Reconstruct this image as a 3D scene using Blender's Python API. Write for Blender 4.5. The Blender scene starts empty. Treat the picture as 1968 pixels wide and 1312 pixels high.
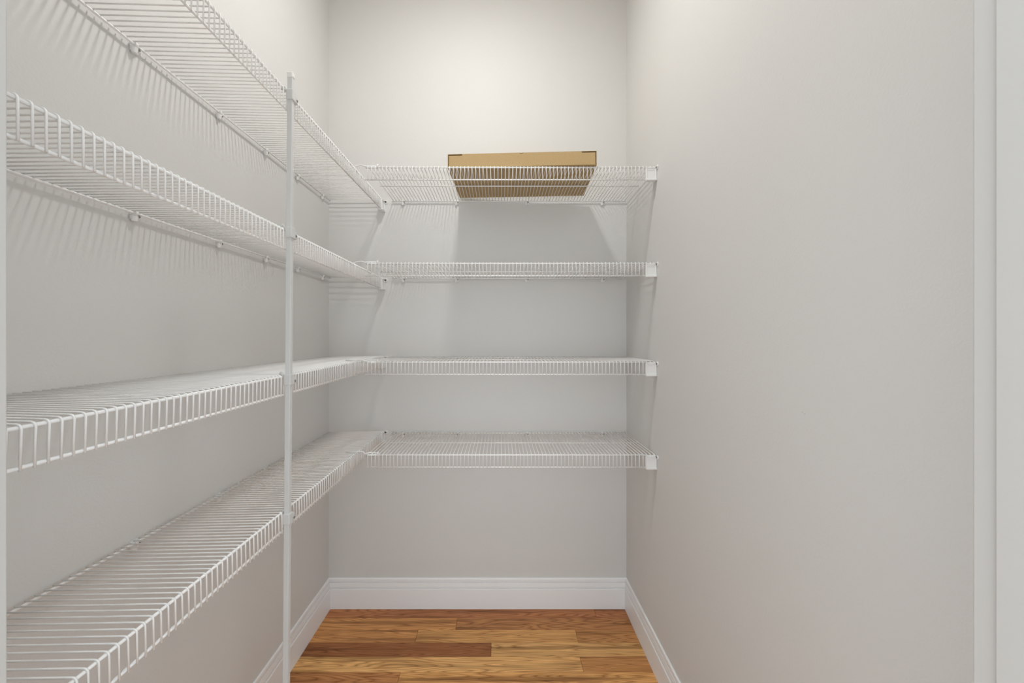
import bpy, bmesh, math, random
from mathutils import Vector, Matrix

C = bpy.context.scene.collection
S = bpy.context.scene
random.seed(7)

# ------------------------------------------------------------------ measures
F = 752.0                      # focal length in pixels of the 1968 px frame
HC = 1.442                     # camera height
D = 2.1056                     # back wall
XL = -0.924                    # left wall
XR_B, XR_F = 0.6776, 0.6659    # right wall at the back / at the front (a little out of square)
YF = 0.3167                    # pantry face of the front (door) wall
WT = 0.115                     # thickness of the front wall
CEIL = 3.35

# ------------------------------------------------------------------ camera
cam_d = bpy.data.cameras.new('camera')
cam_d.sensor_width = 36.0
cam_d.lens = 36.0 * F / 1968.0
cam_d.shift_x = 22.0 / 1968.0
cam_d.shift_y = -4.0 / 1968.0
cam_d.clip_start = 0.02
cam = bpy.data.objects.new('camera', cam_d)
cam.location = (0, 0, HC)
cam.rotation_euler = (math.pi / 2, 0, 0)
C.objects.link(cam)
S.camera = cam

# ------------------------------------------------------------------ world: soft daylight of the room outside the pantry
w = bpy.data.worlds.new('world')
S.world = w
w.use_nodes = True
bg = w.node_tree.nodes['Background']
bg.inputs['Color'].default_value = (0.85, 0.935, 1.0, 1)
bg.inputs['Strength'].default_value = 2.25
LAMP = 234.0
# added unseen area light behind the camera: cool daylight fill through the pantry doorway
wl = bpy.data.lights.new('doorway_fill', 'AREA')
wl.shape = 'RECTANGLE'
wl.size, wl.size_y = 1.6, 1.7
wl.energy = 22.0
wl.color = (0.80, 0.92, 1.0)
wlo = bpy.data.objects.new('doorway_fill', wl)
wlo.location = (0.0, -2.6, 1.35)
wlo.rotation_euler = (math.pi / 2, 0, 0)
C.objects.link(wlo)
S.view_settings.view_transform = 'Standard'
S.view_settings.look = 'None'
S.view_settings.gamma = 1.0
S.view_settings.use_curve_mapping = False
S.view_settings.exposure = 0.06


# ------------------------------------------------------------------ materials
def srgb(r, g, b):
    def f(c):
        c /= 255.0
        return c / 12.92 if c <= 0.04045 else ((c + 0.055) / 1.055) ** 2.4
    return (f(r), f(g), f(b), 1)


def new_mat(name, col, rough=0.5, metal=0.0, spec=0.5):
    m = bpy.data.materials.new(name)
    m.use_nodes = True
    b = m.node_tree.nodes['Principled BSDF']
    b.inputs['Base Color'].default_value = col
    b.inputs['Roughness'].default_value = rough
    b.inputs['Metallic'].default_value = metal
    b.inputs['Specular IOR Level'].default_value = spec
    return m


def add_noise(m, scale, bump, dist=0.001, detail=3.0, colvar=0.0, colscale=3.0):
    nt = m.node_tree
    b = nt.nodes['Principled BSDF']
    tc = nt.nodes.new('ShaderNodeTexCoord')
    n = nt.nodes.new('ShaderNodeTexNoise')
    n.inputs['Scale'].default_value = scale
    n.inputs['Detail'].default_value = detail
    nt.links.new(tc.outputs['Object'], n.inputs['Vector'])
    bp = nt.nodes.new('ShaderNodeBump')
    bp.inputs['Strength'].default_value = bump
    bp.inputs['Distance'].default_value = dist
    nt.links.new(n.outputs['Fac'], bp.inputs['Height'])
    nt.links.new(bp.outputs['Normal'], b.inputs['Normal'])
    if colvar:
        n2 = nt.nodes.new('ShaderNodeTexNoise')
        n2.inputs['Scale'].default_value = colscale
        nt.links.new(tc.outputs['Object'], n2.inputs['Vector'])
        hs = nt.nodes.new('ShaderNodeMixRGB')
        hs.blend_type = 'MIX'
        c = b.inputs['Base Color'].default_value
        hs.inputs[1].default_value = tuple(x * (1 - colvar) for x in c[:3]) + (1,)
        hs.inputs[2].default_value = tuple(min(1, x * (1 + colvar)) for x in c[:3]) + (1,)
        nt.links.new(n2.outputs['Fac'], hs.inputs[0])
        nt.links.new(hs.outputs[0], b.inputs['Base Color'])
    return m


M_WALL = add_noise(new_mat('wall_paint', (0.71, 0.705, 0.688, 1), 0.62, spec=0.3), 190, 0.35, 0.0012, 4, 0.012, 2.0)
M_CEIL = add_noise(new_mat('ceiling_paint', (0.86, 0.855, 0.845, 1), 0.8, spec=0.2), 150, 0.25)
M_TRIM = add_noise(new_mat('trim_paint', (0.90, 0.905, 0.905, 1), 0.38), 60, 0.05)
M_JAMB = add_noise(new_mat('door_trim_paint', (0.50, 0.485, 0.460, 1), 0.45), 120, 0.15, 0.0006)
M_WIRE = add_noise(new_mat('white_vinyl_coating', (0.93, 0.927, 0.915, 1), 0.32), 90, 0.03)
M_PLASTIC = add_noise(new_mat('white_plastic', (0.86, 0.86, 0.85, 1), 0.42), 80, 0.03)
M_POST = add_noise(new_mat('white_powder_coated_steel', (0.68, 0.685, 0.68, 1), 0.36), 200, 0.04)
M_SCREW = add_noise(new_mat('zinc_screw_metal', (0.33, 0.32, 0.31, 1), 0.3, 1.0), 300, 0.08)
M_SUB = add_noise(new_mat('subfloor', (0.05, 0.03, 0.02, 1), 0.9), 40, 0.2)


def wood_mat():
    m = new_mat('oak_floorboard', (0.3, 0.16, 0.07, 1), 0.42, spec=0.28)
    nt = m.node_tree
    N, L = nt.nodes.new, nt.links.new
    b = nt.nodes['Principled BSDF']
    tc = N('ShaderNodeTexCoord')
    oi = N('ShaderNodeObjectInfo')
    # every board samples its own piece of the tree
    off = N('ShaderNodeCombineXYZ')
    mu = N('ShaderNodeMath'); mu.operation = 'MULTIPLY'; mu.inputs[1].default_value = 37.0
    mu2 = N('ShaderNodeMath'); mu2.operation = 'MULTIPLY'; mu2.inputs[1].default_value = 11.0
    L(oi.outputs['Random'], mu.inputs[0]); L(oi.outputs['Random'], mu2.inputs[0])
    L(mu.outputs[0], off.inputs['X']); L(mu2.outputs[0], off.inputs['Y'])
    ad = N('ShaderNodeVectorMath'); ad.operation = 'ADD'
    L(tc.outputs['Object'], ad.inputs[0]); L(off.outputs[0], ad.inputs[1])

    def mapped(sx, sy):
        mp = N('ShaderNodeMapping')
        mp.inputs['Scale'].default_value = (sx, sy, 1)
        L(ad.outputs[0], mp.inputs['Vector'])
        return mp.outputs[0]
    # cathedral figure: contour lines of a stretched height field
    n1 = N('ShaderNodeTexNoise'); n1.inputs['Scale'].default_value = 2.25
    n1.inputs['Detail'].default_value = 0.6; n1.inputs['Roughness'].default_value = 0.4
    L(mapped(0.9, 12.0), n1.inputs['Vector'])
    n1b = N('ShaderNodeTexNoise'); n1b.inputs['Scale'].default_value = 1.0; n1b.inputs['Detail'].default_value = 0.5
    L(mapped(1.8, 42.0), n1b.inputs['Vector'])
    k = N('ShaderNodeMath'); k.operation = 'MULTIPLY_ADD'
    k.inputs[1].default_value = 0.035
    L(n1b.outputs['Fac'], k.inputs[0]); L(n1.outputs['Fac'], k.inputs[2])
    k2 = N('ShaderNodeMath'); k2.operation = 'MULTIPLY'; k2.inputs[1].default_value = 14.0
    L(k.outputs[0], k2.inputs[0])
    fr = N('ShaderNodeMath'); fr.operation = 'FRACT'
    L(k2.outputs[0], fr.inputs[0])
    rr = N('ShaderNodeValToRGB')
    e = rr.color_ramp.elements
    e[0].position = 0.0; e[0].color = (0.0, 0.0, 0.0, 1)
    e[1].position = 1.0; e[1].color = (0.15, 0.15, 0.15, 1)
    for p, v in ((0.12, 0.45), (0.45, 1.0), (0.80, 0.75)):
        q = e.new(p); q.color = (v, v, v, 1)
    L(fr.outputs[0], rr.inputs[0])
    # fine pores along the board
    n2 = N('ShaderNodeTexNoise'); n2.inputs['Scale'].default_value = 1.0; n2.inputs['Detail'].default_value = 3
    L(mapped(9.0, 380.0), n2.inputs['Vector'])
    # broad mineral streaks
    n3 = N('ShaderNodeTexNoise'); n3.inputs['Scale'].default_value = 1.0; n3.inputs['Detail'].default_value = 2
    L(mapped(1.1, 30.0), n3.inputs['Vector'])
    r3 = N('ShaderNodeValToRGB')
    r3.color_ramp.elements[0].position = 0.28; r3.color_ramp.elements[0].color = (0.34, 0.27, 0.22, 1)
    r3.color_ramp.elements[1].position = 0.50; r3.color_ramp.elements[1].color = (1, 1, 1, 1)
    L(n3.outputs['Fac'], r3.inputs[0])
    # combine on the board's own tint
    dark = N('ShaderNodeMixRGB'); dark.blend_type = 'MULTIPLY'; dark.inputs[0].default_value = 1
    dark.inputs[2].default_value = (0.52, 0.42, 0.33, 1)
    L(oi.outputs['Color'], dark.inputs[1])
    mx = N('ShaderNodeMixRGB')
    L(rr.outputs[0], mx.inputs[0]); L(dark.outputs[0], mx.inputs[1]); L(oi.outputs['Color'], mx.inputs[2])
    r2 = N('ShaderNodeValToRGB')
    r2.color_ramp.elements[0].position = 0.30; r2.color_ramp.elements[0].color = (0.62, 0.56, 0.50, 1)
    r2.color_ramp.elements[1].position = 0.58; r2.color_ramp.elements[1].color = (1.05, 1.05, 1.05, 1)
    L(n2.outputs['Fac'], r2.inputs[0])
    m2 = N('ShaderNodeMixRGB'); m2.blend_type = 'MULTIPLY'; m2.inputs[0].default_value = 0.75
    L(mx.outputs[0], m2.inputs[1]); L(r2.outputs[0], m2.inputs[2])
    m3 = N('ShaderNodeMixRGB'); m3.blend_type = 'MULTIPLY'; m3.inputs[0].default_value = 0.85
    L(m2.outputs[0], m3.inputs[1]); L(r3.outputs[0], m3.inputs[2])
    L(m3.outputs[0], b.inputs['Base Color'])
    bp = N('ShaderNodeBump'); bp.inputs['Strength'].default_value = 0.12; bp.inputs['Distance'].default_value = 0.0006
    L(n2.outputs['Fac'], bp.inputs['Height'])
    L(bp.outputs[0], b.inputs['Normal'])
    return m


M_WOOD = wood_mat()


def kraft_mat():
    m = new_mat('kraft_cardboard', srgb(205, 176, 128), 0.75, spec=0.2)
    nt = m.node_tree
    N, L = nt.nodes.new, nt.links.new
    b = nt.nodes['Principled BSDF']
    tc = N('ShaderNodeTexCoord')
    mp = N('ShaderNodeMapping'); mp.inputs['Scale'].default_value = (160, 160, 500)
    L(tc.outputs['Object'], mp.inputs['Vector'])
    n = N('ShaderNodeTexNoise'); n.inputs['Scale'].default_value = 1.0; n.inputs['Detail'].default_value = 4
    L(mp.outputs[0], n.inputs['Vector'])
    r = N('ShaderNodeValToRGB')
    r.color_ramp.elements[0].position = 0.3; r.color_ramp.elements[0].color = srgb(181, 154, 111)
    r.color_ramp.elements[1].position = 0.7; r.color_ramp.elements[1].color = srgb(191, 165, 121)
    L(n.outputs['Fac'], r.inputs[0]); L(r.outputs[0], b.inputs['Base Color'])
    bp = N('ShaderNodeBump'); bp.inputs['Strength'].default_value = 0.1; bp.inputs['Distance'].default_value = 0.0005
    L(n.outputs['Fac'], bp.inputs['Height']); L(bp.outputs[0], b.inputs['Normal'])
    return m


M_KRAFT = kraft_mat()


# ------------------------------------------------------------------ helpers
def box(bm, x0, x1, y0, y1, z0, z1, bevel=0.0, seg=2):
    vs = [bm.verts.new((x, y, z)) for z in (z0, z1) for y in (y0, y1) for x in (x0, x1)]
    fs = [(0, 2, 3, 1), (4, 5, 7, 6), (0, 1, 5, 4), (2, 6, 7, 3), (0, 4, 6, 2), (1, 3, 7, 5)]
    faces = [bm.faces.new([vs[i] for i in f]) for f in fs]
    if bevel:
        es = list({e for f in faces for e in f.edges})
        bmesh.ops.bevel(bm, geom=es, offset=bevel, segments=seg, affect='EDGES', profile=0.5)
    return faces


def tube(bm, pts, r, n=8, cap=True):
    pts = [Vector(p) for p in pts]
    rings = []
    t0 = (pts[1] - pts[0]).normalized()
    up = Vector((0, 0, 1)) if abs(t0.z) < 0.9 else Vector((0, 1, 0))
    nrm = (up - t0 * up.dot(t0)).normalized()
    for i, p in enumerate(pts):
        if i == 0:
            t = t0
        elif i == len(pts) - 1:
            t = (pts[i] - pts[i - 1]).normalized()
        else:
            t = ((pts[i] - pts[i - 1]).normalized() + (pts[i + 1] - pts[i]).normalized()).normalized()
        nrm = (nrm - t * nrm.dot(t)).normalized()
        bn = t.cross(nrm)
        rings.append([bm.verts.new(p + (nrm * math.cos(a) + bn * math.sin(a)) * r)
                      for a in [2 * math.pi * k / n for k in range(n)]])
    for a, b in zip(rings, rings[1:]):
        for k in range(n):
            f = bm.faces.new((a[k], a[(k + 1) % n], b[(k + 1) % n], b[k]))
            f.smooth = True
    if cap:
        bm.faces.new(list(reversed(rings[0])))
        bm.faces.new(rings[-1])


def extrude_profile(bm, prof, path):
    """prof: list of (offset, height); path: list of (origin Vector, offset direction Vector)"""
    rows = [[bm.verts.new(o + d * t + Vector((0, 0, h))) for (t, h) in prof] for (o, d) in path]
    for a, b in zip(rows, rows[1:]):
        for k in range(len(prof) - 1):
            bm.faces.new((a[k], b[k], b[k + 1], a[k + 1]))
    bm.faces.new(rows[0]); bm.faces.new(list(reversed(rows[-1])))
    bmesh.ops.recalc_face_normals(bm, faces=bm.faces[:])


def mesh_of(name, bm, mat):
    me = bpy.data.meshes.new(name)
    bmesh.ops.recalc_face_normals(bm, faces=bm.faces[:])
    bm.to_mesh(me)
    bm.free()
    me.materials.append(mat)
    return me


def link(name, me, parent=None, loc=(0, 0, 0), rot=(0, 0, 0)):
    o = bpy.data.objects.new(name, me)
    C.objects.link(o)
    o.location = loc
    o.rotation_euler = rot
    if parent:
        o.parent = parent
    return o


def obj(name, bm, mat, parent=None, loc=(0, 0, 0), rot=(0, 0, 0)):
    return link(name, mesh_of(name, bm, mat), parent, loc, rot)


def thing(name, label, cat, loc=(0, 0, 0), rot=(0, 0, 0), group=None):
    o = bpy.data.objects.new(name, None)
    o.empty_display_size = 0.05
    C.objects.link(o)
    o.location = loc
    o.rotation_euler = rot
    o['label'] = label
    o['category'] = cat
    if group:
        o['group'] = group
    return o


def struct(name, bm, mat, label):
    o = obj(name, bm, mat)
    o['kind'] = 'structure'
    o['label'] = label
    return o


# ------------------------------------------------------------------ room shell
bm = bmesh.new()
box(bm, XL - 0.1, XL, -0.0 + YF - WT, D + 0.1, 0, CEIL)
struct('wall_left', bm, M_WALL, 'warm light grey painted wall carrying the long wire shelves')
bm = bmesh.new()
box(bm, XL, XR_B, D, D + 0.1, 0, CEIL)
struct('wall_back', bm, M_WALL, 'warm light grey painted end wall facing the camera')
bm = bmesh.new()
v = [bm.verts.new(p) for p in ((XR_F, YF - WT, 0), (XR_B, D, 0), (XR_B, D + 0.1, 0), (XR_B + 0.1, D + 0.1, 0), (XR_F + 0.1, YF - WT, 0))]
vt = [bm.verts.new((a.co.x, a.co.y, CEIL)) for a in v]
bm.faces.new(v); bm.faces.new(vt)
for i in range(5):
    bm.faces.new((v[i], v[(i + 1) % 5], vt[(i + 1) % 5], vt[i]))
struct('wall_right', bm, M_WALL, 'bare warm light grey painted wall on the right')

JL, JR = -0.416, 0.400          # jamb faces of the door opening
CL, CR = -0.4204, 0.4025         # inner edges of the casing
DH = 2.06
bm = bmesh.new()
box(bm, XL, JL - 0.018, YF - WT, YF, 0, CEIL)
box(bm, JR + 0.018, XR_F, YF - WT, YF, 0, CEIL)
box(bm, JL - 0.018, JR + 0.018, YF - WT, YF, DH + 0.018, CEIL)
struct('wall_front', bm, M_WALL, 'grey painted wall around the pantry doorway')
bm = bmesh.new()
box(bm, XL - 0.1, XR_B + 0.1, YF - WT, D + 0.1, CEIL, CEIL + 0.1)
struct('ceiling', bm, M_CEIL, 'flat white painted ceiling of the pantry')

# nicks in the paint of the right wall
bm = bmesh.new()
for (x_img, y_img, a_) in ((1542.5, 791.5, 25), (1547, 795, 40)):
    yy = 0.6705 * F / (x_img - 962)
    xx = XR_F + (XR_B - XR_F) * (yy - YF + WT) / (D - YF + WT)
    zz = HC - (y_img - 652) * yy / F
    mt = Matrix.Translation((xx, yy, zz)) @ Matrix.Rotation(math.radians(-a_), 4, 'X') @ Matrix.Diagonal((0.25, 2.6, 0.5, 1))
    bmesh.ops.create_uvsphere(bm, u_segments=8, v_segments=6, radius=0.0011, matrix=mt)
obj('paint_chip', bm, M_JAMB, bpy.data.objects['wall_right'])

# door jambs and casings
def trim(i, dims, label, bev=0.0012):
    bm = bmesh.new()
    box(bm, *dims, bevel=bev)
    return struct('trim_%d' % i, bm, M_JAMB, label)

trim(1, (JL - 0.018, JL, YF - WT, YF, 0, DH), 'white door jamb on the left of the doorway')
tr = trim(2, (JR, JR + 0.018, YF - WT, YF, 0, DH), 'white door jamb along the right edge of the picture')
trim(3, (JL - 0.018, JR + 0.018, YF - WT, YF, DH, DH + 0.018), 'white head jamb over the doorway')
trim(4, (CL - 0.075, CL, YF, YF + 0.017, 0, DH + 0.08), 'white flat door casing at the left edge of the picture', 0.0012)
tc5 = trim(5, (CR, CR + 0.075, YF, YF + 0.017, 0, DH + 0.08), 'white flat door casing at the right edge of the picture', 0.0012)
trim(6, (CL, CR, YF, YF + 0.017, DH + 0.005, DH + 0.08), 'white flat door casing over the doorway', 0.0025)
# a dried run of paint on the right jamb
bm = bmesh.new()
for (y, z, r) in ((0.3152, -0.062, .0007), (0.3148, -0.057, .0008), (0.3145, -0.054, .0009), (0.3146, -0.049, .0006), (0.3142, -0.0535, .0006)):
    bmesh.ops.create_uvsphere(bm, u_segments=8, v_segments=6, radius=r, matrix=Matrix.Translation((JR + 0.0006, y, HC + z)) @ Matrix.Diagonal((0.5, 1, 2.4, 1)))
obj('paint_drip', bm, M_JAMB, tr)

# baseboards: moulded profile, one run per wall
PROF = [(0, 0), (0.0133, 0), (0.0133, 0.1035), (0.0128, 0.1065), (0.0112, 0.1080), (0.0050, 0.1085), (0.0046, 0.1128),
        (0.0104, 0.1140), (0.0100, 0.122), (0.0085, 0.1330), (0.0080, 0.1380), (0.0026, 0.1386), (0.0026, 0.1428), (0.0074, 0.1440),
        (0.0074, 0.1535), (0.0062, 0.1585), (0.0035, 0.1610), (0, 0.1610)]
X, Y = Vector((1, 0, 0)), Vector((0, 1, 0))
bm = bmesh.new()
extrude_profile(bm, PROF, [(Vector((XL, YF, 0)), X), (Vector((XL, D, 0)), X - Y)])
struct('baseboard_left', bm, M_TRIM, 'tall white moulded baseboard under the long shelves')
bm = bmesh.new()
extrude_profile(bm, PROF, [(Vector((XL, D, 0)), X - Y), (Vector((XR_B, D, 0)), -X - Y)])
struct('baseboard_back', bm, M_TRIM, 'tall white moulded baseboard along the end wall')
bm = bmesh.new()
extrude_profile(bm, PROF, [(Vector((XR_B, D, 0)), -X - Y), (Vector((XR_F, YF, 0)), -X)])
struct('baseboard_right', bm, M_TRIM, 'tall white moulded baseboard along the bare right wall')

# ------------------------------------------------------------------ oak strip floor: every board a piece
bm = bmesh.new()
box(bm, -1.3, 1.2, -1.6, D + 0.02, -0.08, -0.0125)
floor = struct('floor', bm, M_SUB, 'honey brown oak strip floor')
PW = 0.0824
TINT = {'red': (168, 112, 72), 'mid': (184, 133, 82), 'dark': (138, 90, 54), 'light': (204, 160, 104), 'gold': (196, 148, 92), 'brown': (174, 122, 76)}
ROWS = [  # seams (world x) and tint of the boards from left to right
    ([0.4986], ['red', 'red']),
    ([-0.2234], ['mid', 'brown']),
    ([-0.4087, 0.3707], ['mid', 'gold', 'mid']),
    ([-0.0436], ['dark', 'light']),
    ([0.3605], ['light', 'mid']),
    ([-0.4338], ['brown', 'gold']),
]


def board(x0, x1, y0, y1, tint):
    g = 0.0004
    lx, ly = (x1 - x0) / 2 - g, (y1 - y0) / 2 - g
    c = 0.0009
    b = bmesh.new()
    lo = [b.verts.new((sx * lx, sy * ly, -0.0125)) for sx, sy in ((-1, -1), (1, -1), (1, 1), (-1, 1))]
    mi = [b.verts.new((sx * lx, sy * ly, -c)) for sx, sy in ((-1, -1), (1, -1), (1, 1), (-1, 1))]
    to = [b.verts.new((sx * (lx - c), sy * (ly - c), 0)) for sx, sy in ((-1, -1), (1, -1), (1, 1), (-1, 1))]
    for a, d in ((lo, mi), (mi, to)):
        for i in range(4):
            b.faces.new((a[i], a[(i + 1) % 4], d[(i + 1) % 4], d[i]))
    b.faces.new(to); b.faces.new(lo)
    o = obj('floorboard', b, M_WOOD, floor, ((x0 + x1) / 2, (y0 + y1) / 2, 0))
    k = random.uniform(0.95, 1.05)
    o.color = srgb(*[min(255, q * k * 1.24) for q in TINT[tint]])


ytop = D - 0.002
ybot = 2.0269
r = 0
while ytop > -1.5:
    if r < len(ROWS):
        seams, tints = ROWS[r]
    else:
        a = random.uniform(-0.75, 0.0)
        seams = [a, a + random.uniform(0.5, 0.9)]
        tints = [random.choice(['mid', 'gold', 'light', 'brown', 'mid', 'dark', 'gold']) for _ in range(3)]
    x0w, x1w = (XL + 0.002, XR_F - 0.002) if ybot > YF - WT else (-1.25, 1.15)
    xs = [x0w] + seams + [x1w]
    for i, t in enumerate(tints):
        board(xs[i], xs[i + 1], ybot, ytop, t)
    ytop = ybot
    ybot -= PW
    r += 1

# ------------------------------------------------------------------ ceiling light (above the frame)
cl = thing('ceiling_light', 'round white flush ceiling light with a frosted lens on the pantry ceiling', 'lamp', (-0.145, 1.22, CEIL))
bm = bmesh.new()
prof = [(0.079, -0.001), (0.079, -0.009), (0.100, -0.010), (0.124, -0.006), (0.126, 0.0)]
rows = [[bm.verts.new((r_ * math.cos(t), r_ * math.sin(t), h)) for t in [2 * math.pi * i / 40 for i in range(40)]] for (r_, h) in prof]
for a, d in zip(rows, rows[1:]):
    for i in range(40):
        bm.faces.new((a[i], a[(i + 1) % 40], d[(i + 1) % 40], d[i]))
obj('trim_ring', bm, M_PLASTIC, cl)
bm = bmesh.new()
rings = []
for k in range(7):
    a = k / 6 * math.pi / 2
    rr_, zz = 0.076 * math.cos(a), -0.009 - 0.019 * math.sin(a)
    rings.append([bm.verts.new((rr_ * math.cos(t), rr_ * math.sin(t), zz)) for t in [2 * math.pi * i / 36 for i in range(36)]] if k < 6 else [bm.verts.new((0, 0, zz))])
for a, b_ in zip(rings, rings[1:]):
    for i in range(36):
        if len(b_) == 1:
            bm.faces.new((a[i], a[(i + 1) % 36], b_[0]))
        else:
            bm.faces.new((a[i], a[(i + 1) % 36], b_[(i + 1) % 36], b_[i]))
m_glow = new_mat('lit_frosted_lens', (0.9, 0.9, 0.88, 1), 0.3)
pb = m_glow.node_tree.nodes['Principled BSDF']
pb.inputs['Emission Color'].default_value = (1.0, 0.985, 0.955, 1)
pb.inputs['Emission Strength'].default_value = LAMP
obj('lamp_lens', bm, m_glow, cl)

# ------------------------------------------------------------------ wire shelves
RR, WR = 0.0030, 0.0017         # rod and wire radius
LIP = 0.053


def wire_mesh(depth):
    """one bent wire: over the rear rod, over the front rod, down the lip; rear rod axis at the origin"""
    b = bmesh.new()
    zt = RR + WR
    xo = depth + RR + WR
    rb = 0.0062
    pts = [(-0.0045, 0, zt), (depth * 0.5, 0, zt)]
    for k in range(4):
        a = math.pi / 2 * (k / 3)
        pts.append((xo - rb + rb * math.sin(a), 0, zt - rb + rb * math.cos(a)))
    pts.append((xo, 0, -LIP - 0.0035))
    tube(b, pts, WR, 6)
    return mesh_of('deck_wire', b, M_WIRE)


def screw_mesh():
    b = bmesh.new()
    prof = [(0.0001, 0.0022), (0.0022, 0.0019), (0.0036, 0.0009), (0.0038, 0.0), (0.0038, -0.001)]
    rows = [[b.verts.new((h, r_ * math.cos(t), r_ * math.sin(t))) for t in [2 * math.pi * i / 12 for i in range(12)]] for (r_, h) in prof]
    for a, d in zip(rows, rows[1:]):
        for i in range(12):
            f = b.faces.new((a[i], a[(i + 1) % 12], d[(i + 1) % 12], d[i]))
    b.faces.new(rows[0]); b.faces.new(rows[-1])
    # cross slot standing as two thin dark bars sunk in the head
    return mesh_of('screw', b, M_SCREW)


ME_SCREW = screw_mesh()
ROD_GAP = 0.010                  # rear rod axis to wall


def clip_mesh():
    """plastic wall clip; wall plane at x = -ROD_GAP, rod axis at the origin, rod along y"""
    b = bmesh.new()
    g = ROD_GAP
    box(b, -g, -g + 0.0035, -0.0088, 0.0125, -0.0160, 0.004, 0.0015)           # back plate
    # cup carrying the rod
    n = 10
    ring_o = [(0.0072 * math.cos(t), 0.0072 * math.sin(t)) for t in [math.radians(-200 + 235 * i / n) for i in range(n + 1)]]
    ring_i = [(0.0036 * math.cos(t), 0.0036 * math.sin(t)) for t in [math.radians(-200 + 235 * i / n) for i in range(n + 1)]]
    for y0, y1 in ((-0.0085, -0.0005),):
        vo = [[b.verts.new((x, y, z)) for (x, z) in ring_o] for y in (y0, y1)]
        vi = [[b.verts.new((x, y, z)) for (x, z) in ring_i] for y in (y0, y1)]
        for i in range(n):
            b.faces.new((vo[0][i], vo[0][i + 1], vo[1][i + 1], vo[1][i]))
            b.faces.new((vi[0][i], vi[1][i], vi[1][i + 1], vi[0][i + 1]))
            b.faces.new((vo[0][i], vi[0][i], vi[0][i + 1], vo[0][i + 1]))
            b.faces.new((vo[1][i], vo[1][i + 1], vi[1][i + 1], vi[1][i]))
        for i in (0, n):
            b.faces.new((vo[0][i], vo[1][i], vi[1][i], vi[0][i]))
    # rounded foot of the cup
    bmesh.ops.create_cone(b, cap_ends=True, segments=14, radius1=0.0058, radius2=0.0085, depth=0.013,
                          matrix=Matrix.Translation((-0.003, -0.003, -0.0135)))
    # screw boss beside the cup
    bmesh.ops.create_cone(b, cap_ends=True, segments=14, radius1=0.0062, radius2=0.0054, depth=0.011,
                          matrix=Matrix.Translation((-g + 0.0055, 0.0065, -0.006)) @ Matrix.Rotation(math.pi / 2, 4, 'Y'))
    return mesh_of('wall_clip', b, M_PLASTIC)


ME_CLIP = clip_mesh()


def bracket_mesh():
    """end bracket; front rod axis at origin, shelf along y, side wall plane at y = 0, x outwards"""
    b = bmesh.new()
    xo = RR + 2 * WR
    L_, H0, H1 = 0.046, -0.0605, -0.0008
    box(b, -0.008, xo + 0.0015, -L_, 0, H0, H1, 0.0022)
    x1, x2 = xo + 0.0009, xo + 0.0036
    box(b, x1, x2, -L_ + 0.001, -L_ + 0.0045, H0 + 0.001, H1 - 0.001, 0.0009, 1)     # rim
    box(b, x1, x2, -0.0065, -0.0005, H0 + 0.001, H1 - 0.001, 0.0009, 1)
    box(b, x1, x2, -L_ + 0.001, -0.0005, H1 - 0.0055, H1 - 0.001, 0.0009, 1)
    box(b, x1, x2 + 0.004, -L_ + 0.001, -0.0005, H0 + 0.0005, H0 + 0.0085, 0.0014, 1)
    box(b, x1, x2 - 0.0007, -L_ + 0.006, -0.009, H1 - 0.0135, H1 - 0.0115, 0.0005, 1)
    # ear with the screw on the side wall
    box(b, xo, xo + 0.012, -0.0042, 0, -0.0130, 0.0005, 0.0015)
    bmesh.ops.create_cone(b, cap_ends=True, segments=18, radius1=0.0092, radius2=0.0088, depth=0.0042,
                          matrix=Matrix.Translation((xo + 0.0125, -0.0021, -0.0055)) @ Matrix.Rotation(math.pi / 2, 4, 'X'))
    return mesh_of('end_bracket', b, M_PLASTIC)


ME_BRACKET = bracket_mesh()


def lerp_pts(p, y):
    (ya, za), (yb, zb) = p
    return za + (zb - za) * (y - ya) / (yb - ya)


def wire_shelf(label, group, loc, rz, depth, y0, y1, wall_end, rear, front, first, step, me_wire, mids, clips):
    """local frame: x out from the carrying wall, y along the shelf towards the end bracket.
    rear / front: two (y, z) points each of the rear and front rod axes relative to loc."""
    t = thing('wire_shelf', label, 'shelf', loc, (0, 0, rz), group)
    g = ROD_GAP
    zr = lambda y: lerp_pts(rear, y)
    zf = lambda y: lerp_pts(front, y)
    b = bmesh.new(); tube(b, [(g, y0, zr(y0)), (g, y1, zr(y1))], RR, 10); obj('rear_rod', b, M_WIRE, t)
    ye = wall_end - 0.040
    yl = y0 - 0.004
    b = bmesh.new(); tube(b, [(depth, yl, zf(yl)), (depth, ye, zf(ye))], RR, 10); obj('front_rod', b, M_WIRE, t)
    b = bmesh.new(); tube(b, [(depth, yl, zf(yl) - LIP), (depth, ye, zf(ye) - LIP)], RR, 10); obj('lip_rod', b, M_WIRE, t)
    for f in mids:
        xm = g + (depth - g) * f
        za = lambda y: zr(y) + (zf(y) - zr(y)) * f
        b = bmesh.new(); tube(b, [(xm, y0, za(y0)), (xm, y1, za(y1))], RR, 10); obj('middle_rod', b, M_WIRE, t)
    k = 0
    y = first
    while y - step > y0 + 0.001:
        y -= step
    while y < y1:
        tilt = -math.atan2(zf(y) - zr(y), depth - g)
        link('deck_wire', me_wire, t, (g, y, zr(y)), (0, tilt, 0))
        y += step
    for c in clips:
        cl_ = link('wall_clip', ME_CLIP, t, (g, c, zr(c)))
        link('screw', ME_SCREW, cl_, (-g + 0.0112, 0.0065, -0.006)).rotation_euler = (random.uniform(0, 3), 0, 0)
    br = link('end_bracket', ME_BRACKET, t, (depth, wall_end, zf(wall_end)))
    s = link('screw', ME_SCREW, br, (RR + 2 * WR + 0.0125, -0.0043, -0.0055), (0, 0, -math.pi / 2))
    return t, zf


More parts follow.
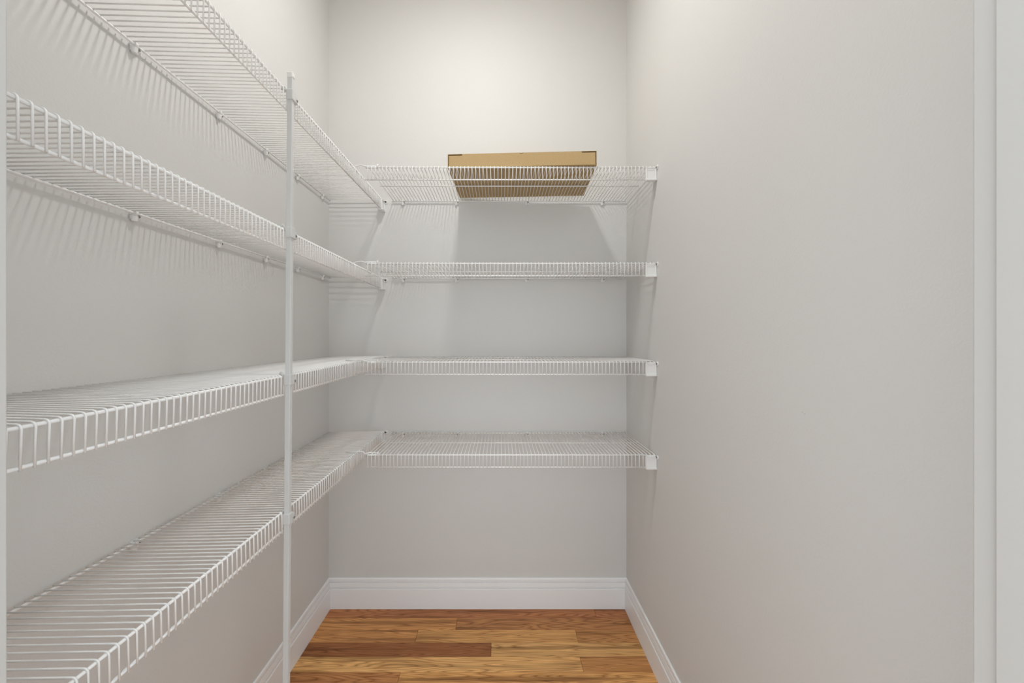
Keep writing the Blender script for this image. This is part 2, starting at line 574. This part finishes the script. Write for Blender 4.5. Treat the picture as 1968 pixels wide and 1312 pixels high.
E = 0.633
YB = 1.698                      # front rod of the end-wall shelves
DEP_L = -E - XL                 # rod axis distance from the left wall
ZB = [0.742, 0.327, -0.0985, -0.5016]
REAR = [((.858, .7356), (2.09, .742)), ((.726, .3129), (2.09, .327)), ((.727, -.1073), (2.09, -.0985)), ((.725, -.510), (2.09, -.5016))]
FRONT = [((.8375, .7270), (1.87, .7409)), ((.5029, .3150), (1.821, .3225)), ((.5028, -.1165), (1.5356, -.1021)), ((.5777, -.5058), (1.6732, -.4968))]
ME_WL = wire_mesh(DEP_L - ROD_GAP)
RANK = ['topmost', 'second from the top', 'third from the top', 'lowest']
LEFT_Z = []
for i in range(4):
    zl = ZB[i]
    _, zfl = wire_shelf('long white wire shelf on the left wall, ' + RANK[i] + ' of four', 'wire shelves on the left wall',
               (XL, 0, HC + zl), 0, DEP_L, 0.352, D - 0.008, D,
               [(a, b_ - zl) for a, b_ in REAR[i]], [(a, b_ - zl) for a, b_ in FRONT[i]],
               0.5089 + (0, 0, 0.004, 0.007)[i], 0.016, ME_WL, (), (0.70, 0.982, 1.277, 1.531, 1.771, 2.016))
    LEFT_Z.append(zfl(YB) + zl)

DEP_B = D - YB
REARB = [.7399, .3258, -.0975, -.5016]
FRONTB = [.7455, .3290, -.0989, -.5013]
ME_WB = wire_mesh(DEP_B - ROD_GAP)
WEND = XR_B - 0.0028
for i in range(4):
    zl = REARB[i]
    t, zf = wire_shelf('deep white wire shelf on the end wall, ' + RANK[i] + ' of four', 'wire shelves on the end wall',
                       (0, D, HC + zl), -math.pi / 2, DEP_B, -0.583, WEND - 0.004, WEND,
                       [(-.5, 0), (.6, 0)], [(-.5, FRONTB[i] - zl), (.6, FRONTB[i] - zl)],
                       0.1014, 0.0161, ME_WB, (0.5,), (-0.521, -0.235, 0.14, 0.546))
    # connector hooking the free front corner onto the long shelf
    zc = FRONTB[i] - zl
    b = bmesh.new()
    x = DEP_B
    zs = LEFT_Z[i] - zl + RR + 2 * WR + 0.0026
    tube(b, [(x, -0.672, zs), (x, -0.640, zs), (x, -0.624, max(zs, zc + 0.006) + 0.0008), (x, -0.606, max(zs, zc + 0.009) + 0.0015), (x, -0.596, max(zs, zc + 0.008)),
             (x, -0.588, zc + 0.0050), (x - 0.004, -0.575, zc + 0.0090), (x - 0.004, -0.535, zc + 0.0090)], 0.0024, 8)
    tube(b, [(x, -0.5835, zc), (x, -0.535, zc)], 0.0042, 10)
    # little hook-over loop at the end of the sleeve
    tube(b, [(x + 0.006 * math.cos(a), -0.532, zc + 0.004 + 0.0085 * math.sin(a)) for a in [math.radians(-60 + 30 * k) for k in range(10)]], 0.0028, 7)
    o = obj('corner_connector', b, M_PLASTIC, t)

# ------------------------------------------------------------------ support post clamped to the long shelves
XP = -0.6175
lean = 0.0141
post = thing('support_post', 'slim white square steel support post clamped to the four long wire shelves', 'post',
             (XP, 1.1216, 0.0), (-lean, 0, 0))
HP = 0.00725
TOP = HC + 0.772
bm = bmesh.new(); box(bm, -HP, HP, -HP, HP, 0.004, TOP, 0.0012)
obj('post_tube', bm, M_POST, post)
bm = bmesh.new(); box(bm, -HP - 0.0012, HP + 0.0012, -HP - 0.0012, HP + 0.0012, TOP - 0.004, TOP + 0.013, 0.003)
obj('post_cap', bm, M_PLASTIC, post)
bm = bmesh.new(); box(bm, -HP - 0.002, HP + 0.002, -HP - 0.002, HP + 0.002, 0.0008, 0.02, 0.002)
obj('post_foot', bm, M_PLASTIC, post)
bm = bmesh.new()
cw = HP + 0.0035
box(bm, -HP - 0.0014, cw, -cw, cw, -0.0155, 0.0155, 0.002)                  # collar around the post
box(bm, -0.002, cw - 0.0008, cw - 0.001, cw + 0.0125, -0.0150, 0.0075, 0.0025)     # lug for the screw
# hook over the shelf rod
tube(bm, [(-0.0105, -cw + 0.002, 0.010), (-0.0125, -cw + 0.002, 0.0195), (-0.0165, -cw + 0.002, 0.0222), (-0.0205, -cw + 0.002, 0.0195), (-0.0215, -cw + 0.002, 0.012)], 0.0022, 7)
ME_CLAMP = mesh_of('clamp', bm, M_POST)
XF = -E
for y_img in (180, 446.5, 729, 993):
    z = (652 - y_img) * 1.142 / F
    o = link('clamp', ME_CLAMP, post, (0, 0, HC + z))
    link('screw', ME_SCREW, o, (cw - 0.0008, cw + 0.006, -0.005))

# ------------------------------------------------------------------ cardboard carton on the top end-wall shelf
bw, bd, bh = 0.648, 0.352, 0.0600
ang = math.radians(-2.9)
# front left bottom corner of the carton stands near (-0.234, 1.716)
carton = thing('cardboard_box', 'shallow brown cardboard box lying flat on the topmost end-wall shelf', 'box',
               (-0.2325, 1.7170, HC + .7399 + RR + 2 * WR + 0.0058), (0.0, 0, 0))
carton.rotation_euler = (math.atan2(-0.0052, 0.388), 0, ang)
th = 0.003
bm = bmesh.new(); box(bm, 0, bw, 0.002, bd, 0, th); obj('bottom_panel', bm, M_KRAFT, carton)
for sx in (0, bw - th):
    bm = bmesh.new(); box(bm, sx, sx + th, 0.0, bd, th, bh - 0.0012); obj('side_panel', bm, M_KRAFT, carton)
bm = bmesh.new(); box(bm, th, bw - th, bd - th, bd, th, bh - 0.0012); obj('back_panel', bm, M_KRAFT, carton)
# lid: thin sheet with a thumb notch at the middle of its front edge
bm = bmesh.new()
out = [(0, 0), (bw * .49, 0), (bw * .494, 0.0015), (bw * .506, 0.0015), (bw * .51, 0), (bw, 0), (bw, bd), (0, bd)]
lo = [bm.verts.new((x, y, bh - 0.0012)) for x, y in out]
hi = [bm.verts.new((x, y, bh)) for x, y in out]
bm.faces.new(lo); bm.faces.new(hi)
for i in range(len(out)):
    j = (i + 1) % len(out)
    bm.faces.new((lo[i], lo[j], hi[j], hi[i]))
obj('lid', bm, M_KRAFT, carton)
# front panel: slots at the two upper corners and along both ends, thumb notch and crease in the middle
gp, sl, sd = 0.0062, 0.064, 0.0056
zt = bh - 0.0012
out = [(gp, 0.0008), (bw - gp, 0.0008), (bw - gp, zt - sd), (bw - sl, zt - sd), (bw - sl, zt), (bw * .515, zt), (bw * .508, zt - 0.003),
       (bw * .492, zt - 0.003), (bw * .485, zt), (sl, zt), (sl, zt - sd), (gp, zt - sd)]
bm = bmesh.new()
fr_ = [bm.verts.new((x, -0.0005, z)) for x, z in out]
bk = [bm.verts.new((x, th, z)) for x, z in out]
bm.faces.new(fr_); bm.faces.new(list(reversed(bk)))
for i in range(len(out)):
    j = (i + 1) % len(out)
    bm.faces.new((fr_[i], fr_[j], bk[j], bk[i]))
obj('front_panel', bm, M_KRAFT, carton)
